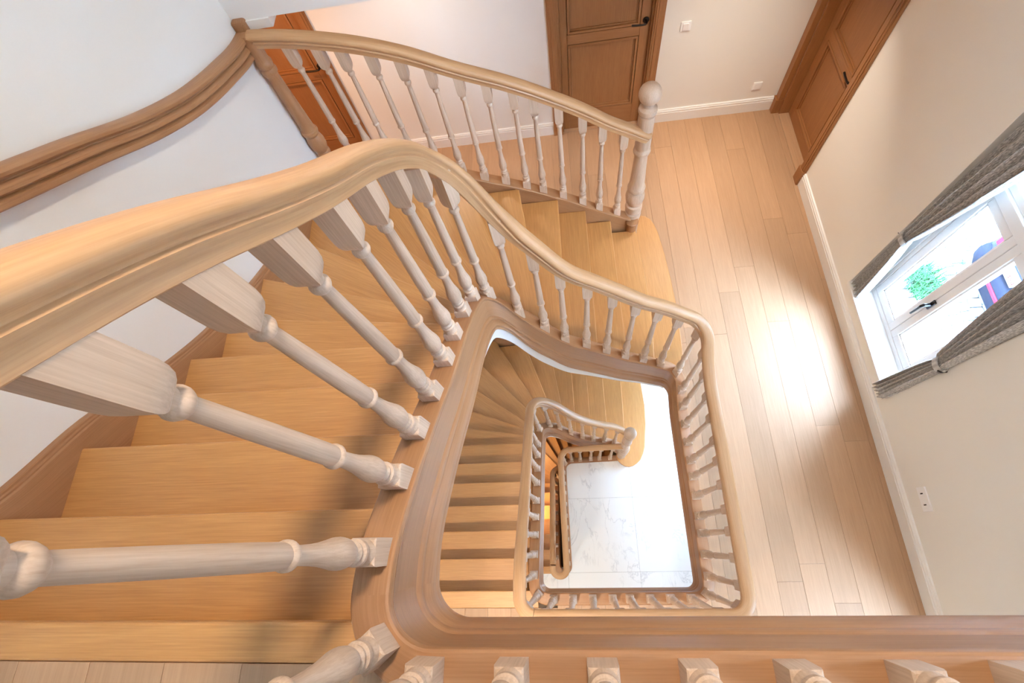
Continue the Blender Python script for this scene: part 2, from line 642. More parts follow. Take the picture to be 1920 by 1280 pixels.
def lathe_profile():
    return [(0.070, .0262), (0.080, .0265), (0.086, .0225), (0.094, .0225), (0.099, .0255), (0.105, .0262), (0.111, .0255), (0.115, .0205), (0.120, .0215), (0.127, .0235), (0.131, .0215),
            (0.134, .0185), (0.138, .0185), (0.144, .0225), (0.156, .0262), (0.172, .0278), (0.190, .0270), (0.212, .0232), (0.240, .0190), (0.270, .0163), (0.300, .0150), (0.322, .0152),
            (0.326, .0165), (0.328, .0205), (0.333, .0228), (0.339, .0228), (0.344, .0205), (0.346, .0185), (0.350, .0192), (0.42, .0188), (0.55, .0165), (0.66, .0140), (0.680, .0135),
            (0.683, .0150), (0.686, .0180), (0.692, .0205), (0.698, .0207), (0.704, .0185), (0.708, .0150), (0.715, .0145), (0.724, .0160)]


def baluster_mesh(seg, name):
    b = MB()
    K = 1.028
    b.square_stack([(-0.045, .027), (0.066, .027), (0.073, .0255), (0.076, .022)])
    b.lathe([(z * K, r) for z, r in lathe_profile()], seg=seg)
    b.square_stack([(z * K, h) for z, h in ((0.714, .0125), (0.720, .0175), (0.729, .0222), (0.742, .0252), (0.758, .0266), (0.79, .0268), (0.902, .0268))])
    return b.mesh(name, 'oak_turned')


BAL_NEAR = baluster_mesh(24, 'baluster')
BAL_FAR = baluster_mesh(12, 'baluster')


def put_baluster(parent, x, y, z, ang, me):
    o = link('baluster', me, parent)
    o.location = (x, y, z)
    o.rotation_euler = (0, 0, ang)
    return o


def put_on(parent, path, fz, s, me, near=True):
    x, y, nx, ny, _ = on_path(path, s)
    put_baluster(parent, x, y, fz(s), math.atan2(ny, nx), me)


def handrail(parent, path, fz, s0, s1, name='handrail', up=RAIL_UP):
    b = MB()
    b.sweep(stations(path, fz, ZERO, s0, s1, up), rail_prof, True, True)
    return b.obj(name, 'oak_rail', parent)


def string(parent, path, fz, fH, s0, s1, name, mat='oak_string', prof=string_prof):
    b = MB()
    b.sweep(stations(path, fz, fH, s0, s1), prof)
    return b.obj(name, mat, parent, angle=28)


def plaster_band(parent, path, fz, fH, fB, s0, s1, name='soffit_edge'):
    b = MB()
    st = [(x, y, fz(s) - fH(s) + 0.01, nx, ny, s, fB(s)) for (x, y, nx, ny, s) in path if s0 <= s <= s1]
    b.sweep(st, plaster_prof)
    return b.obj(name, 'plaster', parent)


# ---------------------------------------------------------------- the shell: floors
def slab(name, outline, z0, z1, mat):
    b = MB()
    b.prism(outline, z0, z1)
    o = structure(b.obj(name, mat))
    o.data.materials.append(MAT['underlay'])          # dark face under the boards and tiles
    o.data.polygons[1].material_index = 1
    return o


WX, LX, BY, FY = 2.25, -1.66, 4.06, -3.0      # right wall, left wall, back wall, front wall

floor2 = slab('floor', [(WX, FY), (WX, BY + .05), (-3.7, BY + .05), (-3.7, 2.62), (.858, 2.62), (.858, -.385), (LX, -.385), (LX, FY)], -0.30, -0.012, 'plaster')
PW = 0.1725


def planks(parent, region, z, x_edge, phase):
    """boards along y; region(x0, x1) -> list of (y0, y1)"""
    meshes = {}
    k0 = int(math.floor((-3.7 - x_edge) / PW))
    k1 = int(math.ceil((WX - x_edge) / PW))
    for k in range(k0, k1 + 1):
        xa, xb = x_edge + k * PW, x_edge + (k + 1) * PW
        xa, xb = max(xa, -3.7), min(xb, WX)
        if xb - xa < 0.01:
            continue
        for (x0, x1, y0, y1) in region(xa, xb):
            y = y0
            first = True
            while y < y1 - 1e-4:
                ln = rnd.uniform(1.8, 2.6)
                if first:
                    ln *= rnd.uniform(0.35, 1.0)
                    first = False
                e = min(y + ln, y1)
                if y1 - e < 0.35:
                    e = y1
                b = MB()
                g = 0.0005
                b.box((x0 + g, y + g, z - 0.012), (x1 - g, e - g, z), 1)
                b.obj('plank', 'oak_floor', parent, bevel=0.0012)
                y = e


def region2(xa, xb):
    out = []
    if xa >= 0.866:
        out.append((xa, xb, -1.9, BY))
    elif xb > 0.866:
        out.append((0.866, xb, -1.9, BY))
        out.append((xa, 0.866, 2.62, BY))
        out.append((xa, 0.866, -1.4, -.39))
    else:
        out.append((xa, xb, 2.62, BY))
        if xb > LX:
            out.append((max(xa, LX), xb, -1.4, -.445 if xb < -.2 else -.39))
    return out


planks(floor2, region2, 0.0, 1.332, 0)

floor3 = slab('floor', [(WX, FY), (WX, -.235), (LX, -.235), (LX, FY)], F3 - 0.34, F3 - 0.012, 'plaster')
planks(floor3, lambda xa, xb: [(max(xa, LX), xb, -1.1, -.215)] if xb > LX and xa < WX else [], F3, -1.047, 0)

floor1 = slab('floor', [(WX, FY), (WX, BY), (-3.7, BY), (-3.7, 2.5), (.60, 2.5), (.60, 1.13), (-.235, 1.13), (-.235, -.33), (LX, -.33), (LX, FY)], F1 - 0.30, F1 - 0.015, 'plaster')


def tile(x0, x1, y0, y1):
    b = MB()
    b.box((x0 + .0012, y0 + .0012, F1 - .015), (x1 - .0012, y1 - .0012, F1))
    b.obj('marble_tile', 'marble', floor1, bevel=0.001)


for i in range(-2, 4):
    for j in range(-3, 4):
        x0, x1 = -0.235 + i * 0.955, -0.235 + (i + 1) * 0.955
        y0, y1 = -0.39 + j * 0.955, -0.39 + (j + 1) * 0.955
        x0, x1, y0, y1 = max(x0, LX), min(x1, WX), max(y0, FY), min(y1, BY)
        if x1 - x0 < .02 or y1 - y0 < .02:
            continue
        if i < 0:                       # left of the well only below its edge
            y1 = min(y1, -.33 if x0 < -.3 else y1)
            if y1 - y0 < .02:
                continue
            if y0 >= -.34:
                continue
        elif j >= 1 and x0 < .6 and y1 > 1.13:
            if y0 < 1.13:
                tile(x0, x1, y0, 1.13)
                if x1 > .6:
                    tile(.6, x1, 1.13, y1)
                continue
            if x1 > .6:
                x0 = .6
            else:
                continue
        tile(x0, x1, y0, y1)
for xa in (-1.66, -0.9475):            # narrow marble strip behind the stairhead
    pass
slab('floor', [(WX, FY), (WX, BY), (-3.7, BY), (-3.7, FY)], F1 - 3.3, F1 - 3.0, 'plaster')

# ---------------------------------------------------------------- the shell: walls and ceilings


def wall_with_holes(name, mat, along, lo, hi, z0, z1, t0, t1, holes):
    """vertical wall between t0 and t1 across; holes: (a0, a1, c0, c1)"""
    cuts = sorted({lo, hi, *[h[0] for h in holes], *[h[1] for h in holes]})
    b = MB()
    for a0, a1 in zip(cuts[:-1], cuts[1:]):
        segs = sorted([(h[2], h[3]) for h in holes if h[0] < a1 - 1e-6 and h[1] > a0 + 1e-6])
        z = z0
        for c0, c1 in segs + [(z1, z1)]:
            if c0 - z > 1e-4:
                if along == 'y':
                    b.box((t0, a0, z), (t1, a1, c0), 2)
                else:
                    b.box((a0, t0, z), (a1, t1, c0), 2)
            z = max(z, c1)
    return structure(b.obj(name, mat))


D2 = (3.17, 3.985, 0.0, 2.12)
wall_with_holes('wall_right', 'wall_paint', 'y', FY, BY + .2, F1 - 3.3, 5.6, WX, 2.56, [OPEN_MAIN, OPEN_TWIN, OPEN_UP, OPEN_LOW1, D2])
D1X = (0.075, 0.885)
D3X = (-2.87, -2.06)
wall_with_holes('wall_back', 'wall_paint', 'x', -3.7, WX, F1 - 3.3, 2.5, BY, BY + .2, [(D1X[0], D1X[1], 0, 2.12), (D3X[0], D3X[1], 0, 2.12)])
wall_with_holes('wall_left', 'wall_paint', 'y', FY, 2.585, F1 - 3.3, 5.6, LX - .14, LX, [])
wall_with_holes('wall_front', 'wall_paint', 'x', LX - .14, 2.56, F1 - 3.3, 5.6, FY - .2, FY, [])
wall_with_holes('wall_corridor', 'wall_paint', 'y', 2.4, BY + .2, F1 - 3.3, 2.5, -3.9, -3.7, [])
wall_with_holes('wall_far', 'wall_paint', 'x', -3.9, LX - .14, F1 - 3.3, 2.5, 2.4, 2.585, [])
structure(Box('ceiling', (LX - .14, FY, 5.6), (2.56, 2.75, 5.8), 'ceiling_paint'))
structure(Box('ceiling', (-3.9, 2.585, 2.5), (WX, BY + .2, 2.75), 'ceiling_paint'))
structure(Box('wall_landing', (LX - .14, 2.585, 2.75), (WX, 2.75, 5.6), 'ceiling_paint'))
structure(Box('trim_1', (-1.60, 2.575, 2.452), (-1.455, 2.70, 2.50), 'white_paint'))
structure(Box('wall_underfloor', (-3.9, 2.64, F1 - 3.3), (-3.7, BY, 0), 'plaster'))


def baseboard(name, a0, a1, on):
    """moulded skirting 15 cm high; on: 'back' along x or 'right' along y"""
    prof = [(0, 0), (.020, 0), (.020, .108), (.0165, .112), (.0165, .118), (.0185, .121), (.0185, .131), (.012, .136), (.012, .140), (.0145, .143), (.011, .150), (0, .152)]
    b = MB()
    if on == 'back':
        st = [(a, BY, 0, 0, -1, a, 0) for a in (a0, a1)]
    else:
        st = [(WX, a, 0, -1, 0, a, 0) for a in (a1, a0)]
    b.sweep(st, lambda H: prof[::-1], False)
    return structure(b.obj(name, 'white_paint'))


baseboard('baseboard_back', -1.97, -0.012, 'back')
baseboard('baseboard_back', 0.972, 2.188, 'back')
baseboard('baseboard_back', -3.7, -2.96, 'back')
baseboard('baseboard_right', FY, 3.078, 'right')


# ---------------------------------------------------------------- doors
def frame_ring(b, u0, u1, v0, v1, w, d0, d1, put):
    """four mitred-looking bars of width w around a rectangle (inside it)"""
    for (a0, a1, c0, c1, ax) in ((u0, u1, v0, v0 + w, 0), (u0, u1, v1 - w, v1, 0), (u0, u0 + w, v0 + w, v1 - w, 2), (u1 - w, u1, v0 + w, v1 - w, 2)):
        put(b, a0, a1, c0, c1, d0, d1, ax)


def door(name, put, u0, u1, p0, p1, zs, depth, hside, lever_len, hz, far_casing, near_casing, mat='oak_door', label_handle=None):
    """put(b, u0,u1,z0,z1,d0,d1,axis): box with u along the wall, d into the room (positive) from the wall face"""
    r = structure(root(name))
    top = 2.12

    def part(nm, boxes, m=mat, parent=r, bevel=0.003):
        b = MB()
        for bx in boxes:
            put(b, *bx)
        return b.obj(nm, m, parent, bevel)
    # casing: two uprights and a head, each with a stepped face, plinth blocks
    for (c0, c1, dd, inner) in (far_casing, near_casing):
        part('casing', [(c0, c1, .16, top + .09, 0, dd, 2)] + ([(c0 + .012, c1 - .012, .16, top + .09, dd, dd + .008, 2), (c0 + .03, c1 - .03, .16, top + .09, dd + .008, dd + .014, 2)] if c1 - c0 > .078 else []))
        part('plinth_block', [(c0 - .003, c1 + .003, 0, .16, 0, dd + .018, 2)])
    part('threshold', [(u0, u1, -.02, .0005, -depth - .06, .0, 0)], 'oak_floor', bevel=0)
    part('backing', [(u0, u1, 0, top, -depth - .075, -depth - .06, 2)], bevel=0)  # hidden board added behind the leaf to stop light leaking round it
    lo, hi = min(far_casing[0], near_casing[0]), max(far_casing[1], near_casing[1])
    part('casing', [(lo, hi, top, top + .09, 0, .022, 0), (lo + .012, hi - .012, top + .012, top + .078, .022, .03, 0)])
    # jamb lining
    jd = far_casing[2]
    part('jamb', [(u0, u0 + .018, 0, top, -depth - .05, 0.0, 2)])
    part('jamb', [(u1 - .018, u1, 0, top, -depth - .05, 0.0, 2)])
    part('jamb', [(u0, u1, top - .018, top, -depth - .05, 0, 0)])
    # leaf: stiles, rails, panels with mouldings
    a0, a1 = u0 + .0195, u1 - .0195
    d1, d0 = -depth, -depth - .04
    part('stile', [(a0, p0, .006, top - .02, d0, d1, 2)], bevel=.002)
    part('stile', [(p1, a1, .006, top - .02, d0, d1, 2)], bevel=.002)
    z_prev = .006
    for (z0, z1) in zs:
        part('rail', [(p0, p1, z_prev, z0, d0, d1, 0)], bevel=.002)
        pn = part('panel', [(p0, p1, z0, z1, d0 + .004, d1 - .022, 2)], bevel=0)
        b = MB()
        frame_ring(b, p0 + .006, p1 - .006, z0 + .006, z1 - .006, .020, d0 + .01, d1 + .003, put)
        frame_ring(b, p0 + .027, p1 - .027, z0 + .027, z1 - .027, .012, d0 + .01, d1 - .012, put)
        b.obj('panel_moulding', mat, pn, .003)
        z_prev = z1
    part('rail', [(p0, p1, z_prev, top - .02, d0, d1, 0)], bevel=.002)
    # lever handle
    hx = hside
    sgn = 1 if lever_len > 0 else -1
    h = part('door_handle', [], 'bronze')
    bpy.data.objects.remove(h)
    b = MB()
    put_pt = put.__defaults__[0]
    ring = []
    for (dd, rr) in ((d1, .027), (d1 + .008, .027), (d1 + .011, .022)):
        ring.append((dd, rr))
    vs, fs = [], []
    for dd, rr in ring:
        for k in range(20):
            a = 2 * math.pi * k / 20
            vs.append(put_pt(hx + rr * math.cos(a), hz + rr * math.sin(a), dd))
    for i in range(2):
        for k in range(20):
            k2 = (k + 1) % 20
            fs.append((i * 20 + k, i * 20 + k2, i * 20 + 20 + k2, i * 20 + 20 + k))
    fs.append([40 + k for k in range(20)])
    b.add(vs, fs, vs, True)
    b.tube([put_pt(hx, hz, d1), put_pt(hx, hz, d1 + .045), put_pt(hx + sgn * .008, hz, d1 + .054), put_pt(hx + sgn * .03, hz - .002, d1 + .057), put_pt(hx + lever_len * .7, hz - .002, d1 + .055), put_pt(hx + lever_len, hz, d1 + .052)],
           [.010, .009, .009, .008, .0085, .009], 10)
    b.obj('door_handle', 'bronze', r)['label'] = 'dark bronze lever handle with round rose'
    return r


def put_back_pt(u, z, d):
    return (u, BY - d, z)


def put_back(b, u0, u1, z0, z1, d0, d1, ax, pt=put_back_pt):
    lo, hi = pt(u0, z0, d1), pt(u1, z1, d0)
    b.box((min(lo[0], hi[0]), min(lo[1], hi[1]), z0), (max(lo[0], hi[0]), max(lo[1], hi[1]), z1), ax)


def put_right_pt(u, z, d):
    return (WX - d, u, z)


def put_right(b, u0, u1, z0, z1, d0, d1, ax, pt=put_right_pt):
    b.box((WX - max(d0, d1), u0, z0), (WX - min(d0, d1), u1, z1), 1 if ax == 0 else 2)


door('door_1', put_back, D1X[0], D1X[1], .155, .785, [(.235, .965), (1.055, 2.0)], .035, .828, -.125, 1.10, (-.012, .078, .022, 0), (.882, .972, .022, 0))
door('door_2', put_right, D2[0], D2[1], 3.335, 3.885, [(.115, .845), (.925, 2.0)], .095, 3.262, .125, .945, (3.982, 4.055, .055, 0), (3.078, 3.173, .022, 0))
door('door_3', put_back, D3X[0], D3X[1], -2.785, -2.155, [(.235, .965), (1.055, 2.0)], .035, -2.11, -.125, 1.10, (-2.957, -2.867, .022, 0), (-2.063, -1.973, .022, 0))

# ---------------------------------------------------------------- window 1 (seen) and its plain siblings


def window(name, op, detailed=True, split=True):
    y0, y1, z0, z1 = op
    r = structure(root(name))
    xf0, xf1 = 2.385, 2.455

    def bars(nm, boxes, mat='white_paint', parent=r, bevel=.004):
        b = MB()
        for lo, hi in boxes:
            b.box(lo, hi, 2)
        return b.obj(nm, mat, parent, bevel)
    # reveal lining narrower than the room opening, deep sill board
    bars('window_sill', [((2.235, y0 - .0, z0 - .03), (2.40, y1 + .0, z0 + .002))], bevel=.006)
    bars('reveal', [((2.372, y1 - .075, z0), (2.56, y1, z1))], bevel=0)
    bars('reveal', [((2.372, y0, z0), (2.56, y0 + .045, z1))], bevel=0)
    bars('reveal_lining', [((2.251, y1 - .004, z0), (2.372, y1, z1)), ((2.251, y0, z0), (2.372, y0 + .004, z1))], bevel=0)
    a0, a1 = y0 + .045, y1 - .075
    zt = min(z0 + 1.235, z1 - .35)
    bars('window_frame', [((xf0, a0, z0), (xf1, a0 + .03, z1)), ((xf0, a1 - .03, z0), (xf1, a1, z1)), ((xf0, a0 + .03, z0), (xf1, a1 - .03, z0 + .045)), ((xf0, a0 + .03, z1 - .04), (xf1, a1 - .03, z1))])
    bars('transom', [((xf0 - .012, a0, zt), (xf1, a1, zt + .075))])
    ym = (a0 + a1) / 2 - .004
    e = .0015

    def sash(c0, c1, s0, s1, stile, bot, topr):
        s = bars('sash', [((xf0 + .004, c0 + e, s0 + e), (xf1 - .006, c0 + stile, s1 - e)), ((xf0 + .004, c1 - stile, s0 + e), (xf1 - .006, c1 - e, s1 - e)),
                          ((xf0 + .004, c0 + stile, s0 + e), (xf1 - .006, c1 - stile, s0 + bot)), ((xf0 + .004, c0 + stile, s1 - topr), (xf1 - .006, c1 - stile, s1 - e))])
        bead = bars('glazing_bead', [((xf0 + .012, c0 + stile, s0 + bot), (xf1 - .016, c0 + stile + .012, s1 - topr)), ((xf0 + .012, c1 - stile - .012, s0 + bot), (xf1 - .016, c1 - stile, s1 - topr)),
                                     ((xf0 + .012, c0 + stile, s0 + bot), (xf1 - .016, c1 - stile, s0 + bot + .012)), ((xf0 + .012, c0 + stile, s1 - topr - .012), (xf1 - .016, c1 - stile, s1 - topr))], parent=s, bevel=.002)
        g = MB()
        g.box((xf0 + .028, c0 + stile, s0 + bot), (xf0 + .032, c1 - stile, s1 - topr))
        g.obj('pane', 'glass', s)
        return s
    sash(a0 + .03, ym, z0 + .045, zt, .055, .07, .07)
    sash(ym, a1 - .03, z0 + .045, zt, .055, .07, .07)
    sash(a0 + .03, ym, zt + .075, z1 - .04, .045, .05, .05)
    sash(ym, a1 - .03, zt + .075, z1 - .04, .045, .05, .05)
    if detailed:
        b = MB()
        hy, hz = ym - .012, .80
        b.box((xf0 - .008, hy - .014, hz - .045), (xf0 + .004, hy + .014, hz + .045), 2)
        b.tube([(xf0 - .005, hy, hz), (xf0 - .045, hy, hz), (xf0 - .055, hy, hz - .015), (xf0 - .05, hy + .004, hz - .06), (xf0 - .048, hy + .008, hz - .14)], [.013, .012, .010, .008, .007], 10)
        b.obj('window_handle', 'iron', r, .004)['label'] = 'dark metal window lever handle'
    return r


window('window_1', OPEN_MAIN)
window('window_2', OPEN_TWIN, False)
window('window_3', OPEN_UP, False)
window('window_4', OPEN_LOW1, False)


def curtain(name, label, x, edge_y, sgn, tie_z, w_tie, w_top, w_bot, z0, z1):
    """gathered curtain tied back at tie_z; edge_y wall side, opens towards sgn*y"""
    r = root(name, label, 'curtain', 'curtains tied back beside the window', (x, edge_y, z0))
    nu, nv = 56, 60
    folds = 5
    vs, gs, fs = [], [], []
    for j in range(nv + 1):
        t = j / nv
        z = z0 + (z1 - z0) * t
        if z < tie_z:
            q = (tie_z - z) / (tie_z - z0)
            w = w_tie + (w_bot - w_tie) * (q ** 0.7)
        else:
            q = (z - tie_z) / (z1 - tie_z)
            w = w_tie + (w_top - w_tie) * (q ** 0.8)
        amp = 0.014 + 0.030 * min(1, w / .2)
        if abs(z - tie_z) < .03:
            amp = .014
        for i in range(nu + 1):
            u = i / nu
            ph = u * folds * 2 * math.pi
            dx = amp * math.sin(ph + .5 * math.sin(3 * t + u * 4)) + .006 * math.sin(u * 23 + t * 5)
            uu = u + .018 * math.sin(ph * 2)
            vs.append((x + dx, edge_y + sgn * (w * uu), z))
            gs.append((z, u * 1.1, 0))
    for j in range(nv):
        for i in range(nu):
            a = j * (nu + 1) + i
            fs.append((a, a + 1, a + nu + 2, a + nu + 1))
    b = MB()
    b.add(vs, fs, gs, True)
    o = b.obj('drape', 'fabric', r, angle=80)
    so = o.modifiers.new('cloth', 'SOLIDIFY')
    so.thickness = .003
    b = MB()
    pts = []
    for k in range(25):
        a = 2 * math.pi * k / 24
        pts.append((x + .030 * math.cos(a), edge_y + sgn * w_tie / 2 + (w_tie / 2 + .010) * math.sin(a), tie_z + .006 * math.sin(a)))
    for dz in (-.016, -.006, .004, .014):
        b.tube([(p[0], p[1], p[2] + dz) for p in pts], .007, 6)
    b.obj('tieback', 'fabric', r)
    b = MB()
    b.tube([(x + .02, edge_y - sgn * .012, tie_z), (x - .02, edge_y - sgn * .012, tie_z + .004), (x - .034, edge_y - sgn * .006, tie_z + .012)], .006, 8)
    b.obj('tieback_hook', 'iron', r)
    return r


curtain('curtain', 'grey brown crosshatched curtain tied back along the window edge nearer the doors', 2.285, 1.880, -1, .93, .075, .34, .16, .285, 2.3)
curtain('curtain', 'grey brown crosshatched curtain tied back along the window edge nearer the double socket', 2.215, .915, 1, .93, .075, .30, .12, .275, 2.3)

# ---------------------------------------------------------------- switches and sockets


def plate(name, label, cat, pt, cu, cz, w, h, kind):
    r = root(name, label, cat, None, pt(cu, cz, 0))

    def slabp(nm, u0, u1, z0, z1, d0, d1, mat, bevel=.0015, parent=r):
        b = MB()
        p, q = pt(u0, z0, d0), pt(u1, z1, d1)
        b.box(tuple(min(a, c) for a, c in zip(p, q)), tuple(max(a, c) for a, c in zip(p, q)))
        return b.obj(nm, mat, parent, bevel)
    slabp('cover_plate', cu - w / 2, cu + w / 2, cz - h / 2, cz + h / 2, .0, .011, 'plastic', .0025)
    if kind == 'switch':
        slabp('rocker', cu - .024, cu + .024, cz - .03, cz + .03, .011, .018, 'plastic', .003)
    elif kind == 'blank':
        slabp('insert', cu - .031, cu + .031, cz - .031, cz + .031, .011, .014, 'plastic')
    else:
        for s in (-1, 1):
            c = cu + s * .0355
            i = slabp('socket_insert', c - .024, c + .024, cz - .024, cz + .024, .011, .0125, 'plastic')
            slabp('slot', c - .004, c + .004, cz - .013, cz + .013, .0125, .0132, 'slot', 0, i)['label'] = 'dark socket slot'
    return r


plate('light_switch', 'white square light switch on the wall to the right of the brown door', 'switch', put_back_pt, 1.164, 1.02, .085, .085, 'switch')
plate('wall_socket', 'white square blank socket plate low on the wall above the skirting', 'socket', put_back_pt, 1.97, .30, .082, .082, 'blank')
plate('double_socket', 'white double socket plate with two dark slots low on the window wall', 'socket', put_right_pt, .215, .338, .155, .085, 'double')

# ---------------------------------------------------------------- staircases
INX, INY = -0.445, 1.29         # where the treads meet the inner string
OUTX, OUTY = -1.645, 2.50


def tread_outline(a, b, inner_c, outer_c):
    """plan polygon between nosing a (back, higher) and b (front, lower), each (outer pt, inner pt)"""
    (ao, ai), (bo, bi) = a, b
    pts = [bo, bi]
    if abs(bi[1] - INY) < .02 and abs(ai[0] - INX) < .02 and inner_c:
        pts.append((INX, INY))
    pts += [ai, ao]
    if abs(ao[0] - OUTX) < .03 and abs(bo[1] - OUTY) < .03 and outer_c:
        pts.append((OUTX, OUTY))
    return pts


def back_off(seg, d, up):
    """shift a nosing segment by d towards the uphill side"""
    (o, i) = seg
    v = Vector((i[0] - o[0], i[1] - o[1])).normalized()
    n = Vector((v.y, -v.x)) * d * up
    return ((o[0] + n.x, o[1] + n.y), (i[0] + n.x, i[1] + n.y))


def staircase(label, z_top, nosings, last_outline=None, special=None):
    """nosings[0] is the landing edge at z_top; others one rise lower each; every one (outer, inner)"""
    r = root('staircase', label, 'staircase', None, (-1.0, 1.0, z_top - RISE * len(nosings)))
    n = len(nosings)
    for i in range(1, n):
        a = back_off(nosings[i - 1], .055, 1)
        z = z_top - i * RISE
        ol = special[i] if special and i in special else tread_outline(a, nosings[i], True, True)
        d = Vector((nosings[i][1][0] - nosings[i][0][0], nosings[i][1][1] - nosings[i][0][1])).normalized()
        b = MB()
        b.prism(ol, z - .036, z, gdir=(d.x, d.y))
        b.obj('tread', 'oak_tread', r, bevel=.007)
    for i in range(0, n):
        s = back_off(nosings[i], .026, 1)
        s2 = back_off(nosings[i], .044, 1)
        z1 = z_top - i * RISE - .034
        z0 = z_top - (i + 1) * RISE - .01
        d = Vector((s[1][0] - s[0][0], s[1][1] - s[0][1])).normalized()
        b = MB()
        b.prism([s[0], s[1], s2[1], s2[0]], z0, z1, gdir=(d.x, d.y))
        b.obj('riser', 'oak_tread', r)
    return r


def soffit(parent, nosings, z_top, d0=.24, d1=.30):
    """sloping plaster underside between the strings"""
    b = MB()
    vs, fs = [], []
    for i, (o, q) in enumerate(nosings):
        z = z_top - i * RISE
        vs += [(o[0], o[1], z - d0), (q[0], q[1], z - d0), (q[0], q[1], z - d1), (o[0], o[1], z - d1)]
    for i in range(len(nosings) - 1):
        for k in range(4):
            k2 = (k + 1) % 4
            fs.append((4 * i + k, 4 * i + k2, 4 * i + 4 + k2, 4 * i + 4 + k))
    fs += [(3, 2, 1, 0), tuple(4 * (len(nosings) - 1) + k for k in range(4))]
    b.add(vs, fs, vs)
    return b.obj('soffit', 'plaster', parent)


def flat(y):
    return ((OUTX, y), (INX, y))


NOS_U = [flat(-.142), flat(.088), flat(.3165), flat(.540), flat(.759), ((OUTX, 1.034), (INX, .911)), ((OUTX, 1.356), (INX, 1.025)), ((OUTX, 1.747), (INX, 1.13)),
         ((OUTX, 2.30), (INX, 1.235)), ((-1.14, OUTY), (-.37, INY)), ((-.69, OUTY), (-.255, INY)), ((-.307, OUTY), (-.153, INY)), ((-.018, OUTY), (-.014, INY)), ((.198, OUTY), (.198, INY)),
         ((.409, OUTY), (.42, INY)), ((.632, OUTY), (.645, INY)), ((.87, OUTY), (.90, INY))]
bull15 = [(.632, OUTY), (.650, 2.35), (.659, 2.13), (.667, 1.83), (.660, 1.55), (.645, INY)]
bull16 = [(.56, 2.70), (.62, 2.765), (.70, 2.785), (.765, 2.765), (.81, 2.725), (.838, 2.66), (.858, 2.58), (.885, 2.35), (.905, 2.10), (.918, 1.82), (.909, 1.50), (.90, 1.28)]
sp_u = {15: bull15 + [(.36, INY), (.355, OUTY)], 16: bull16 + [(.58, 1.28), (.57, 2.5)]}
st_u = staircase('oak staircase descending from the upper landing to the plank floor with newel post', F3, NOS_U, special=sp_u)
soffit(st_u, NOS_U, F3)
# landing nosing boards
Box('nosing_board', (LX + .015, -.215, F3 - .036), (-.40, -.142, F3 + .0005), 'oak_tread', st_u, 0, .006)

string(st_u, INNER, fz_in, fH_in, S_c1, S_c2, 'inner_string')
fB_u = heights(INNER, [(-.432, -.1, .035), (-.432, .5, .045), (-.432, 1.0, .09), (-.38, 1.22, .19), (-.22, 1.272, .22), (.1, 1.272, .15), (.5, 1.272, .10), (.80, 1.272, .09)])
plaster_band(st_u, INNER, fz_in, fH_in, fB_u, S_c1, S_c2)
structure(string(None, INNER, fz_in, fH_in, -1, S_c1, 'trim_2'))
structure(string(None, INNER, fz_in, fH_in, S_c2, S_c3, 'trim_3'))

NOS_L = [flat(-.33), flat(-.112), flat(.10), flat(.318), flat(.535), flat(.7465), flat(.96), ((OUTX, 1.252), (INX, 1.066)), ((OUTX, 1.592), (INX, 1.145)),
         ((OUTX, 2.06), (INX, 1.21)), ((-1.51, OUTY), (-.375, INY)), ((-.985, OUTY), (-.29, INY)), ((-.613, OUTY), (-.205, INY)), ((-.294, OUTY), (-.108, INY)), ((-.008, OUTY), (.001, INY)), ((.20, OUTY), (.201, INY)),
         ((.43, OUTY), (.431, INY)), ((.70, OUTY), (.676, INY)), ((1.0, OUTY), (.975, INY))]
bull17 = [(.70, OUTY), (.699, 2.22), (.692, 1.8), (.68, 1.52), (.676, 1.26)]
bull18 = [(1.0, OUTY), (1.005, 2.186), (1.022, 1.825), (1.005, 1.55), (.976, 1.36), (.955, 1.22), (.92, 1.13), (.875, 1.05), (.824, 1.004), (.765, .97), (.708, .957), (.65, .968), (.602, .998), (.56, 1.05), (.54, 1.11), (.55, 1.2)]
sp_l = {17: bull17 + [(.40, 1.26), (.40, OUTY)], 18: bull18 + [(.64, 1.26), (.64, OUTY)]}
st_l = staircase('oak staircase seen through the well descending to the marble floor', 0.0, NOS_L, special=sp_l)
soffit(st_l, NOS_L, 0.0)
Box('nosing_board', (LX + .015, -.445, -.036), (-.36, -.33, .0005), 'oak_tread', st_l, 0, .006)
string(st_l, INNER, fz_in, fH_in, S_c3, S_end, 'inner_string')
fB_l = heights(INNER, [(-.385, -.3, .02), (-.385, .9, .04), (-.36, 1.14, .1), (-.19, 1.24, .12), (.5, 1.22, .06)])
plaster_band(st_l, INNER, fz_in, fH_in, lambda s: fB_l(s), S_c3 + .1, S_end)


# outer strings (skirting on the wall, closed string under the outer balusters)
def wall_string_prof(H):
    return [(-0.012, -H), (-0.012, 0), (.010, 0), (.014, -.003), (.014, -.012), (.018, -.017), (.018, -.024), (.024, -.030), (.026, -.040), (.026, -H)]


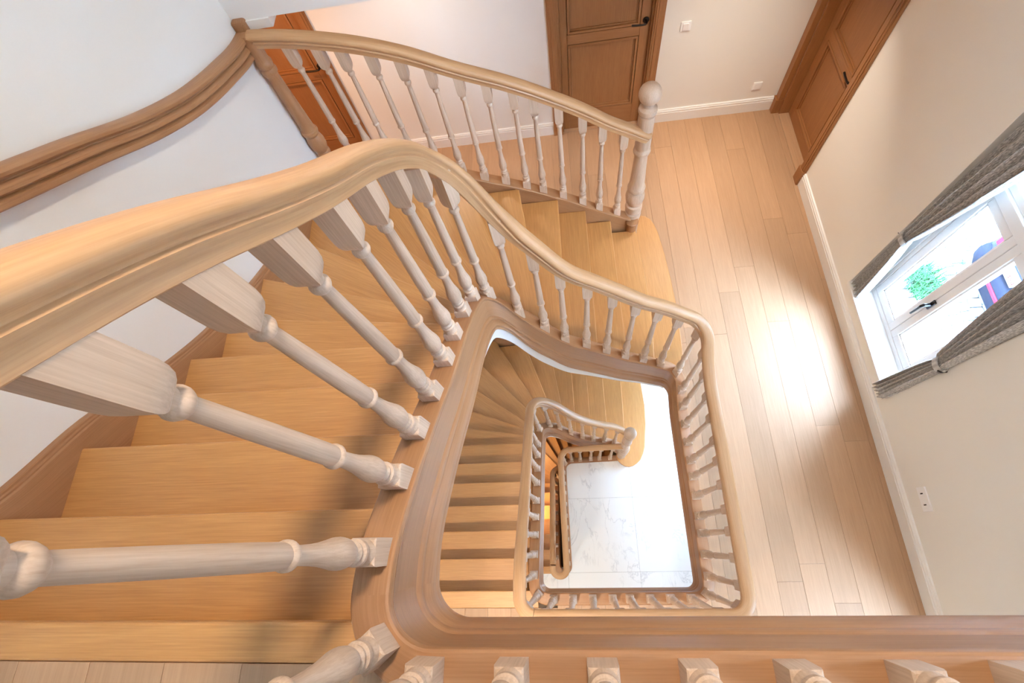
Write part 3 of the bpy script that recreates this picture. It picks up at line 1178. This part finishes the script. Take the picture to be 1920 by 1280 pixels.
WALLP = plan_path([(LX + .012, FY, 0), (LX + .012, 2.5, 0)], .04)
fz_w = heights(WALLP, [(LX, -2.9, F3 + .10), (LX, -.30, F3 + .10), (LX, -.16, F3 + .085), (LX, .185, 2.80), (LX, .396, 2.635), (LX, .661, 2.415), (LX, .942, 2.20), (LX, 1.445, 1.90), (LX, 1.75, 1.78), (LX, 2.288, 1.625), (LX, 2.5, 1.57)])
string(st_u, WALLP, fz_w, lambda s: .40, s_at(WALLP, LX, -.5), 1e9, 'wall_string', 'oak_string', wall_string_prof)
fz_w2 = lambda s: fz_w(s) - F3
string(st_l, WALLP, fz_w2, lambda s: .40, s_at(WALLP, LX, -.5), 1e9, 'wall_string', 'oak_string', wall_string_prof)
OUTER = plan_path([(-1.66, 2.53, 0), (.2, 2.53, .5), (.612, 2.565, 0)], .03)
KO = [(-1.6, -2.525), (-1.447, -2.545), (-1.15, -2.612), (-.85, -2.72), (-.56, -2.862), (-.26, -3.005), (.036, -3.18), (.175, -3.28), (.316, -3.39), (.46, -3.495), (.62, -3.60)]
fz_o = heights(OUTER, [(x, 2.53, z + CZ) for x, z in KO], .04)


def outer_prof(H):
    return [(-0.046, -H), (-0.046, -.012), (-.040, 0), (.036, 0), (.042, -.004), (.042, -.020), (.034, -.026), (.033, -.034), (.030, -.038), (.030, -H)]


string(st_u, OUTER, fz_o, lambda s: .42, -1, s_at(OUTER, .585, 2.557), 'outer_string', 'oak_string', outer_prof)
string(st_l, OUTER, lambda s: fz_o(s) - F3 - .1, lambda s: .42, -1, 1e9, 'outer_string', 'oak_string', outer_prof)
# rounded end of the outer string in front of the newel
b = MB()
ze = fz_o(s_at(OUTER, .60, 2.55))
b.lathe([(-.26, .040), (-.045, .043), (-.03, .046), (-.018, .052), (-.004, .052), (0, .047)], (.598, 2.522, ze), 20)
b.obj('string_end', 'oak_string', st_u)

# ---------------------------------------------------------------- newel posts


def newel_profile():
    p = [(0, .060), (.255, .060), (.262, .066), (.30, .069), (.325, .067), (.334, .054), (.346, .054), (.354, .068), (.385, .071), (.425, .069), (.434, .054), (.452, .054),
         (.470, .069), (.505, .075), (.545, .075), (.585, .067), (.597, .055), (.611, .055), (.618, .069), (.637, .071), (.650, .066), (.658, .060), (.70, .058), (.83, .052), (.99, .047), (1.003, .049),
         (1.012, .058), (1.027, .062), (1.045, .060), (1.055, .052), (1.066, .051), (1.078, .056), (1.355, .0555), (1.362, .047), (1.370, .047), (1.378, .061), (1.393, .063), (1.407, .060), (1.415, .046), (1.425, .036), (1.443, .034)]
    c, r = 1.515, .0725
    for k in range(1, 12):
        a = -math.pi / 2 + math.pi * k / 12 + .15 * (1 - k / 12)
        p.append((c + r * math.sin(a), max(.004, r * math.cos(a))))
    p.append((c + r, .003))
    return p


def newel(parent, x, y, z):
    b = MB()
    b.lathe(newel_profile(), (0, 0, 0), 32)
    o = b.obj('newel_post', 'oak_turned', parent)
    o.location = (x, y, z)
    o['label'] = 'thick turned newel post with ball finial'
    return o


# ---------------------------------------------------------------- balustrades
bal_u = root('balustrade', 'oak balustrade beside the camera running down the upper flight with turned balusters', 'balustrade', None, (-.432, 0, F3))
handrail(bal_u, INNER, fz_in, -1, S_c2)
for y in (-.014, .140, .292, .439, .60, .735, .885, 1.045):
    put_on(bal_u, INNER, fz_in, s_at(INNER, -.432, y, 2.0), BAL_NEAR)
sc = s_at(INNER, -.405, 1.19, 2.0)
for s in (sc, s_at(INNER, -.295, 1.272), s_at(INNER, -.155, 1.272)):
    put_on(bal_u, INNER, fz_in, s, BAL_NEAR)
for x in (-.02, .122, .263, .400, .540, .685):
    put_on(bal_u, INNER, fz_in, s_at(INNER, x, 1.272), BAL_NEAR)
put_on(bal_u, INNER, fz_in, s_at(INNER, -.405, -.19, -1, 3.2), BAL_NEAR)
for k in range(14):
    x = -.307 + .1637 * k
    if x < 2.2:
        put_on(bal_u, INNER, fz_in, s_at(INNER, x, -.222, -1, 2.62), BAL_NEAR)

bal_m = root('balustrade', 'oak landing balustrade around the open well on the middle floor', 'balustrade', None, (.8625, 0, 0))
handrail(bal_m, INNER, fz_in, S_c2, S_c3)
put_on(bal_m, INNER, fz_in, s_at(INNER, .825, 1.235), BAL_FAR)
for k in range(11):
    put_on(bal_m, INNER, fz_in, s_at(INNER, .8625, 1.117 - .136 * k), BAL_FAR)
put_on(bal_m, INNER, fz_in, s_at(INNER, .835, -.357, S_c2), BAL_FAR)
for k in range(8):
    put_on(bal_m, INNER, fz_in, s_at(INNER, .72 - .137 * k, -.385, S_c2), BAL_FAR)

bal_l = root('balustrade', 'oak balustrade seen through the well on the lower flight above the marble floor', 'balustrade', None, (-.385, 0, 0))
handrail(bal_l, INNER, fz_in, S_c3, S_end)
put_on(bal_l, INNER, fz_in, s_at(INNER, -.357, -.357, S_c3 - .1), BAL_FAR)
for y in (-.225, -.085, .054, .20, .344, .50, .635, .77, .905):
    put_on(bal_l, INNER, fz_in, s_at(INNER, -.385, y, S_c3), BAL_FAR)
for (x, y) in ((-.372, 1.09), (-.30, 1.21), (-.19, 1.24), (-.06, 1.24), (.08, 1.24), (.22, 1.24), (.36, 1.24), (.49, 1.23)):
    put_on(bal_l, INNER, fz_in, s_at(INNER, x, y, S_c3), BAL_FAR)
newel(bal_l, .61, 1.125, F1 + RISE)

bal_o = root('balustrade', 'oak balustrade on the far side of the upper flight with a ball topped newel', 'balustrade', None, (0, 2.53, 0))
handrail(bal_o, OUTER, fz_o, s_at(OUTER, -1.6, 2.53), 1e9)
for x in (-1.427, -1.28, -1.137, -.99, -.845, -.70, -.555, -.405, -.258, -.115, .033, .172, .312, .455):
    put_on(bal_o, OUTER, fz_o, s_at(OUTER, x, 2.53), BAL_FAR)
newel(bal_o, .608, 2.60, RISE)
# slim turned post at the wall end
b = MB()
b.lathe([(0, .042), (.10, .042), (.105, .047), (.125, .049), (.14, .043), (.15, .046), (.185, .056), (.225, .058), (.26, .050), (.275, .044), (.282, .050), (.30, .056), (.315, .054), (.322, .046), (.34, .045), (.55, .040), (.72, .036),
         (.735, .038), (.745, .045), (.76, .048), (.772, .044), (.778, .038), (.79, .044), (.81, .047), (.822, .042), (.83, .040), (.95, .042), (.965, .040), (.975, .030)], (0, 0, 0), 24)
o = b.obj('end_post', 'oak_string', bal_o)
o.location = (-1.602, 2.53, 1.49)
o['label'] = 'slim turned post against the wall end'

# balustrade on the marble floor and rail of the flight below it
MARB = plan_path([(.61, 1.115, 0), (-.222, 1.10, .13), (-.222, -.375, .076), (-.382, -.375, .076), (-.382, 1.02, .14), (.55, 1.10, 0)], .025)
KM = [(.6, 1.11, 0), (-.222, 1.0, 0), (-.222, -.3, 0), (-.30, -.375, 0), (-.382, -.28, -.01)]
S_u = s_at(MARB, -.382, -.28, 1.6)
km = [(s_at(MARB, .6, 1.11), F1 + .02), (s_at(MARB, -.222, 0), F1 + .02), (S_u - .03, F1 + .02), (S_u + .10, F1 - .04), (S_u + .40, F1 - .27), (S_u + .80, F1 - .59), (S_u + 1.10, F1 - .85), (S_u + 1.30, F1 - 1.12), (S_u + 1.50, F1 - 1.5), (S_u + 1.8, F1 - 1.95), (MARB[-1][4], F1 - 2.4)]
fz_mar = pchip(km)
bal_b = root('balustrade', 'oak balustrade on the marble floor turning back in a tight bend', 'balustrade', None, (-.222, .3, F1))
handrail(bal_b, MARB, fz_mar, -1, S_u)
for x in (-.10, .04, .183, .32, .46):
    put_on(bal_b, MARB, fz_mar, s_at(MARB, x, 1.10, -1, 1.2), BAL_FAR)
put_on(bal_b, MARB, fz_mar, s_at(MARB, -.19, 1.06, -1, 1.4), BAL_FAR)
for k in range(9):
    put_on(bal_b, MARB, fz_mar, s_at(MARB, -.222, .93 - .15 * k, -1, 2.4), BAL_FAR)
put_on(bal_b, MARB, fz_mar, s_at(MARB, -.302, -.375, 1.5), BAL_FAR)
bal_c = root('balustrade', 'oak balustrade going down beneath the marble floor', 'balustrade', None, (-.382, .3, F1 - .5))
handrail(bal_c, MARB, fz_mar, S_u, 1e9)
for k in range(14):
    s = S_u + .08 + .15 * k
    if s < MARB[-1][4] - .1:
        put_on(bal_c, MARB, fz_mar, s, BAL_FAR)
structure(string(None, MARB, fz_mar, lambda s: .30, -1, S_u, 'trim_4'))


def sh(p, dx=0, dy=0):
    return (p[0] + dx, p[1] + dy)


NOS_B = [((OUTX, -.306), (INX, -.306)), ((OUTX, -.098), (INX, -.098)), ((OUTX, .112), (INX, .112)), ((OUTX, .325), (INX, .325)), ((OUTX, .535), (INX, .535)), ((OUTX, .745), (INX, .745)), ((OUTX, .955), (INX, .90))] + \
        [((OUTX, 1.22), (INX, .985)), ((OUTX, 1.56), (INX, 1.05)), ((OUTX, 2.02), (INX, 1.12)), ((-1.5, OUTY), (-.385, INY)), ((-1.0, OUTY), (-.29, INY)), ((-.62, OUTY), (-.2, INY)), ((-.30, OUTY), (-.1, INY)), ((0, OUTY), (0.02, INY)), ((.22, OUTY), (.22, INY)), ((.44, OUTY), (.44, INY)), ((.66, OUTY), (.66, INY))]
st_b = staircase('warm lit oak staircase going down below the marble floor', F1, NOS_B)
string(st_b, MARB, fz_mar, lambda s: .36, S_u, 1e9, 'inner_string')
string(st_b, WALLP, lambda s: fz_w(s) - F3 + F1, lambda s: .40, s_at(WALLP, LX, -.5), 1e9, 'wall_string', 'oak_string', wall_string_prof)
Box('nosing_board', (LX + .015, -.40, F1 - .036), (-.40, -.306, F1 + .002), 'oak_tread', st_b, 0, .006)

# ---------------------------------------------------------------- moulded rail on the left wall


def wall_rail_prof(H):
    return [(-.004, -.130), (-.004, -.002), (.012, 0), (.034, -.002), (.050, -.010), (.058, -.022), (.056, -.034), (.046, -.042), (.036, -.046), (.036, -.052), (.043, -.058), (.050, -.068), (.050, -.082), (.040, -.088),
            (.032, -.092), (.036, -.098), (.044, -.104), (.044, -.124), (.038, -.130)]


RAILP = plan_path([(LX, -1.2, 0), (LX, 2.64, 0)], .04)
fz_r = heights(RAILP, [(LX, -1.2, F3 + .98), (LX, -.35, F3 + .98), (LX, -.1, F3 + .93), (LX, .3, 3.66), (LX, .7, 3.36), (LX, 1.0, 3.165), (LX, 1.265, 3.005), (LX, 1.6, 2.815), (LX, 1.94, 2.66), (LX, 2.25, 2.545), (LX, 2.5, 2.475), (LX, 2.64, 2.455)], .06)
wr = root('wall_handrail', 'heavy moulded oak handrail fixed along the left wall', 'handrail', None, (LX, 1.2, 3.0))
b = MB()
b.sweep(stations(RAILP, fz_r, ZERO), wall_rail_prof)
b.obj('rail', 'oak_string', wr, angle=30)
Box('rail_end', (LX, 2.548, 2.415), (LX + .075, 2.62, 2.515), 'oak_string', wr, 1, .012)

# ---------------------------------------------------------------- outside the window
GZ = -3.35
structure(Box('ground', (2.56, -30, GZ - .3), (40, 40, GZ - .03), 'joint_sand'))
pav = structure(root('pavement', loc=(4.0, 3.0, GZ)))
Box('paving_strip', (2.56, -6, GZ - .03), (5.08, 12, GZ + .04), 'pale_stone', pav)
cob = []
for k in range(5):
    b = MB()
    hx, hy = .075 + .006 * rnd.random(), .066 + .008 * rnd.random()
    b.prism([(-hx + .012, -hy), (hx - .012, -hy), (hx, -hy + .012), (hx, hy - .012), (hx - .012, hy), (-hx + .012, hy), (-hx, hy - .012), (-hx, -hy + .012)], -.05, .012)
    me = b.mesh('cobblestone', 'cobble')
    cob.append(me)
n = 0
for i in range(17):
    for j in range(17):
        x = 5.17 + .168 * i
        y = 2.05 + .152 * j + (.076 if i % 2 else 0) + .05 * math.sin(i * .7)
        o = link('cobblestone', rnd.choice(cob), pav, bevel=.012)
        o.matrix_parent_inverse = Matrix()
        o.location = (x - 4.0 + rnd.uniform(-.006, .006), y - 3.0 + rnd.uniform(-.006, .006), rnd.uniform(-.004, .004))
        o.rotation_euler = (0, 0, rnd.uniform(-.09, .09))
# grass clump
b = MB()
for k in range(520):
    a, rr = rnd.uniform(0, 6.283), .24 * math.sqrt(rnd.random())
    x, y = 5.38 + rr * math.cos(a) * 1.0, 3.55 + 1.35 * rr * math.sin(a)
    h = rnd.uniform(.14, .34)
    da = rnd.uniform(0, 6.283)
    lean = rnd.uniform(.05, .24)
    tx, ty = math.cos(da), math.sin(da)
    px, py = -ty * .006, tx * .006
    vs = [(x - px, y - py, GZ - .02), (x + px, y + py, GZ - .02), (x + tx * lean * .4 + px * .8, y + ty * lean * .4 + py * .8, GZ + h * .7), (x + tx * lean * .4 - px * .8, y + ty * lean * .4 - py * .8, GZ + h * .7), (x + tx * lean, y + ty * lean, GZ + h)]
    b.add(vs, [(0, 1, 2, 3), (3, 2, 4)], vs)
tag(b.obj('grass_clump', 'grass_green'), 'green grass clump growing outside at the edge of the cobbles', 'grass', None, 'stuff')
b = MB()
b.tube([(5.55, 3.72, GZ), (5.60, 3.66, GZ + .25), (5.66, 3.6, GZ + .48)], .006, 6)
b.lathe([(-.03, .004), (-.02, .022), (0, .030), (.02, .022), (.03, .004)], (5.67, 3.59, GZ + .51), 10)
tag(b.obj('seed_head', 'grass_green'), 'thin bare stem with a round tip leaning out of the grass clump', 'plant')
structure(Box('ground', (7.6, -30, GZ - .03), (40, 40, GZ), 'cobble'))

structure(Box('shade_block_opposite', (12.5, -14, GZ), (18, 20, GZ + 12.5), 'facade'))  # unseen house mass added to cut the skylight reaching the cobbles
structure(Box('shade_wall_above', (2.3, -8, 5.8), (2.56, 12, 9.0), 'facade'))  # unseen wall extension, added so the ground outside falls in shade
structure(Box('wall_street', (2.3, BY + .2, GZ), (2.56, 12, 5.8), 'facade'))
# parked car, seen from behind: body lofted along x
car = root('parked_car', 'dark car parked on the cobbles outside with a red strip and white plate', 'car', None, (5.85, 2.95, GZ))
CX, CY = 5.88, 3.0


def car_section(x, hw, zb, zt, rr):
    pts = []
    for k in range(20):
        a = 2 * math.pi * k / 20
        ca, sa = math.cos(a), math.sin(a)
        p = 4.0
        sx = (abs(ca) ** (2 / p)) * (1 if ca >= 0 else -1)
        sz = (abs(sa) ** (2 / p)) * (1 if sa >= 0 else -1)
        pts.append((x, CY + hw * sx, (zb + zt) / 2 + (zt - zb) / 2 * sz))
    return pts


def loft(secs, name, mat, parent):
    b = MB()
    vs, fs = [], []
    for s in secs:
        vs += car_section(*s)
    m = 20
    for i in range(len(secs) - 1):
        for k in range(m):
            k2 = (k + 1) % m
            fs.append((i * m + k, i * m + k2, (i + 1) * m + k2, (i + 1) * m + k))
    fs.append(list(range(m - 1, -1, -1)))
    fs.append([(len(secs) - 1) * m + k for k in range(m)])
    b.add(vs, fs, vs, True)
    return b.obj(name, mat, parent, angle=60)


loft([(CX + .10, .70, GZ + .32, GZ + .98, 0), (CX + .16, .82, GZ + .28, GZ + 1.02, 0), (CX + .5, .88, GZ + .24, GZ + 1.02, 0), (CX + 2.8, .89, GZ + .24, GZ + .96, 0), (CX + 3.9, .84, GZ + .26, GZ + .80, 0), (CX + 4.1, .66, GZ + .30, GZ + .68, 0)], 'body', 'car_paint', car)
loft([(CX + .30, .60, GZ + .95, GZ + 1.20, 0), (CX + .75, .66, GZ + .95, GZ + 1.46, 0), (CX + 1.9, .66, GZ + .95, GZ + 1.48, 0), (CX + 2.9, .58, GZ + .93, GZ + 1.0, 0)], 'cabin', 'car_glass', car)
loft([(CX, .50, GZ + .30, GZ + .62, 0), (CX + .03, .70, GZ + .27, GZ + .66, 0), (CX + .12, .86, GZ + .25, GZ + .68, 0), (CX + .30, .905, GZ + .25, GZ + .66, 0)], 'bumper', 'car_trim', car)
b = MB()
pts = []
for k in range(17):
    t = -1 + 2 * k / 16
    yy = CY + .84 * t
    pts.append((CX - .012 + .16 * abs(t) ** 5 + .02 * t * t, yy, GZ + .50))
for dz in (-.014, 0, .014):
    b.tube([(p[0], p[1], p[2] + dz) for p in pts], .012, 8)
b.obj('reflector_strip', 'reflector_red', car)['label'] = 'red strip along the bumper'
pl = Box('number_plate', (CX + .03, 3.05, GZ + .72), (CX + .105, 3.57, GZ + .84), 'plate_white', car, 1, .004)
fc = bpy.data.curves.new('plate_text', 'FONT')
fc.body = '1·UBG·454'
fc.size = .115
fc.extrude = .001
fc.align_x, fc.align_y = 'CENTER', 'CENTER'
tmp = bpy.data.objects.new('plate_text', fc)
COL.objects.link(tmp)
dg = bpy.context.evaluated_depsgraph_get()
me = bpy.data.meshes.new_from_object(tmp.evaluated_get(dg))
bpy.data.objects.remove(tmp)
me.materials.clear()
me.materials.append(MAT['plate_ink'])
tx = link('plate_text', me, pl)
tx.matrix_parent_inverse = car.matrix_world.inverted()
tx.matrix_world = Matrix.Translation((CX + .028, 3.31, GZ + .78)) @ Matrix(((0, 0, -1, 0), (-1, 0, 0, 0), (0, 1, 0, 0), (0, 0, 0, 1)))
for (wx, s) in ((CX + .75, -1), (CX + .75, 1), (CX + 3.2, -1), (CX + 3.2, 1)):
    b = MB()
    b.lathe([(-.1, .20), (-.1, .29), (-.08, .31), (.08, .31), (.1, .29), (.1, .20)], (0, 0, 0), 24)
    o = b.obj('wheel', 'tyre', car)
    o.matrix_parent_inverse = car.matrix_world.inverted()
    o.location = (wx, CY + s * .80, GZ + .31)
    o.rotation_euler = (math.radians(90), 0, 0)
for s in (-1, 1):
    Box('tail_lamp', (CX + .07, CY + s * .62 - .12, GZ + .78), (CX + .13, CY + s * .62 + .12, GZ + .92), 'reflector_red', car, 1, .01)
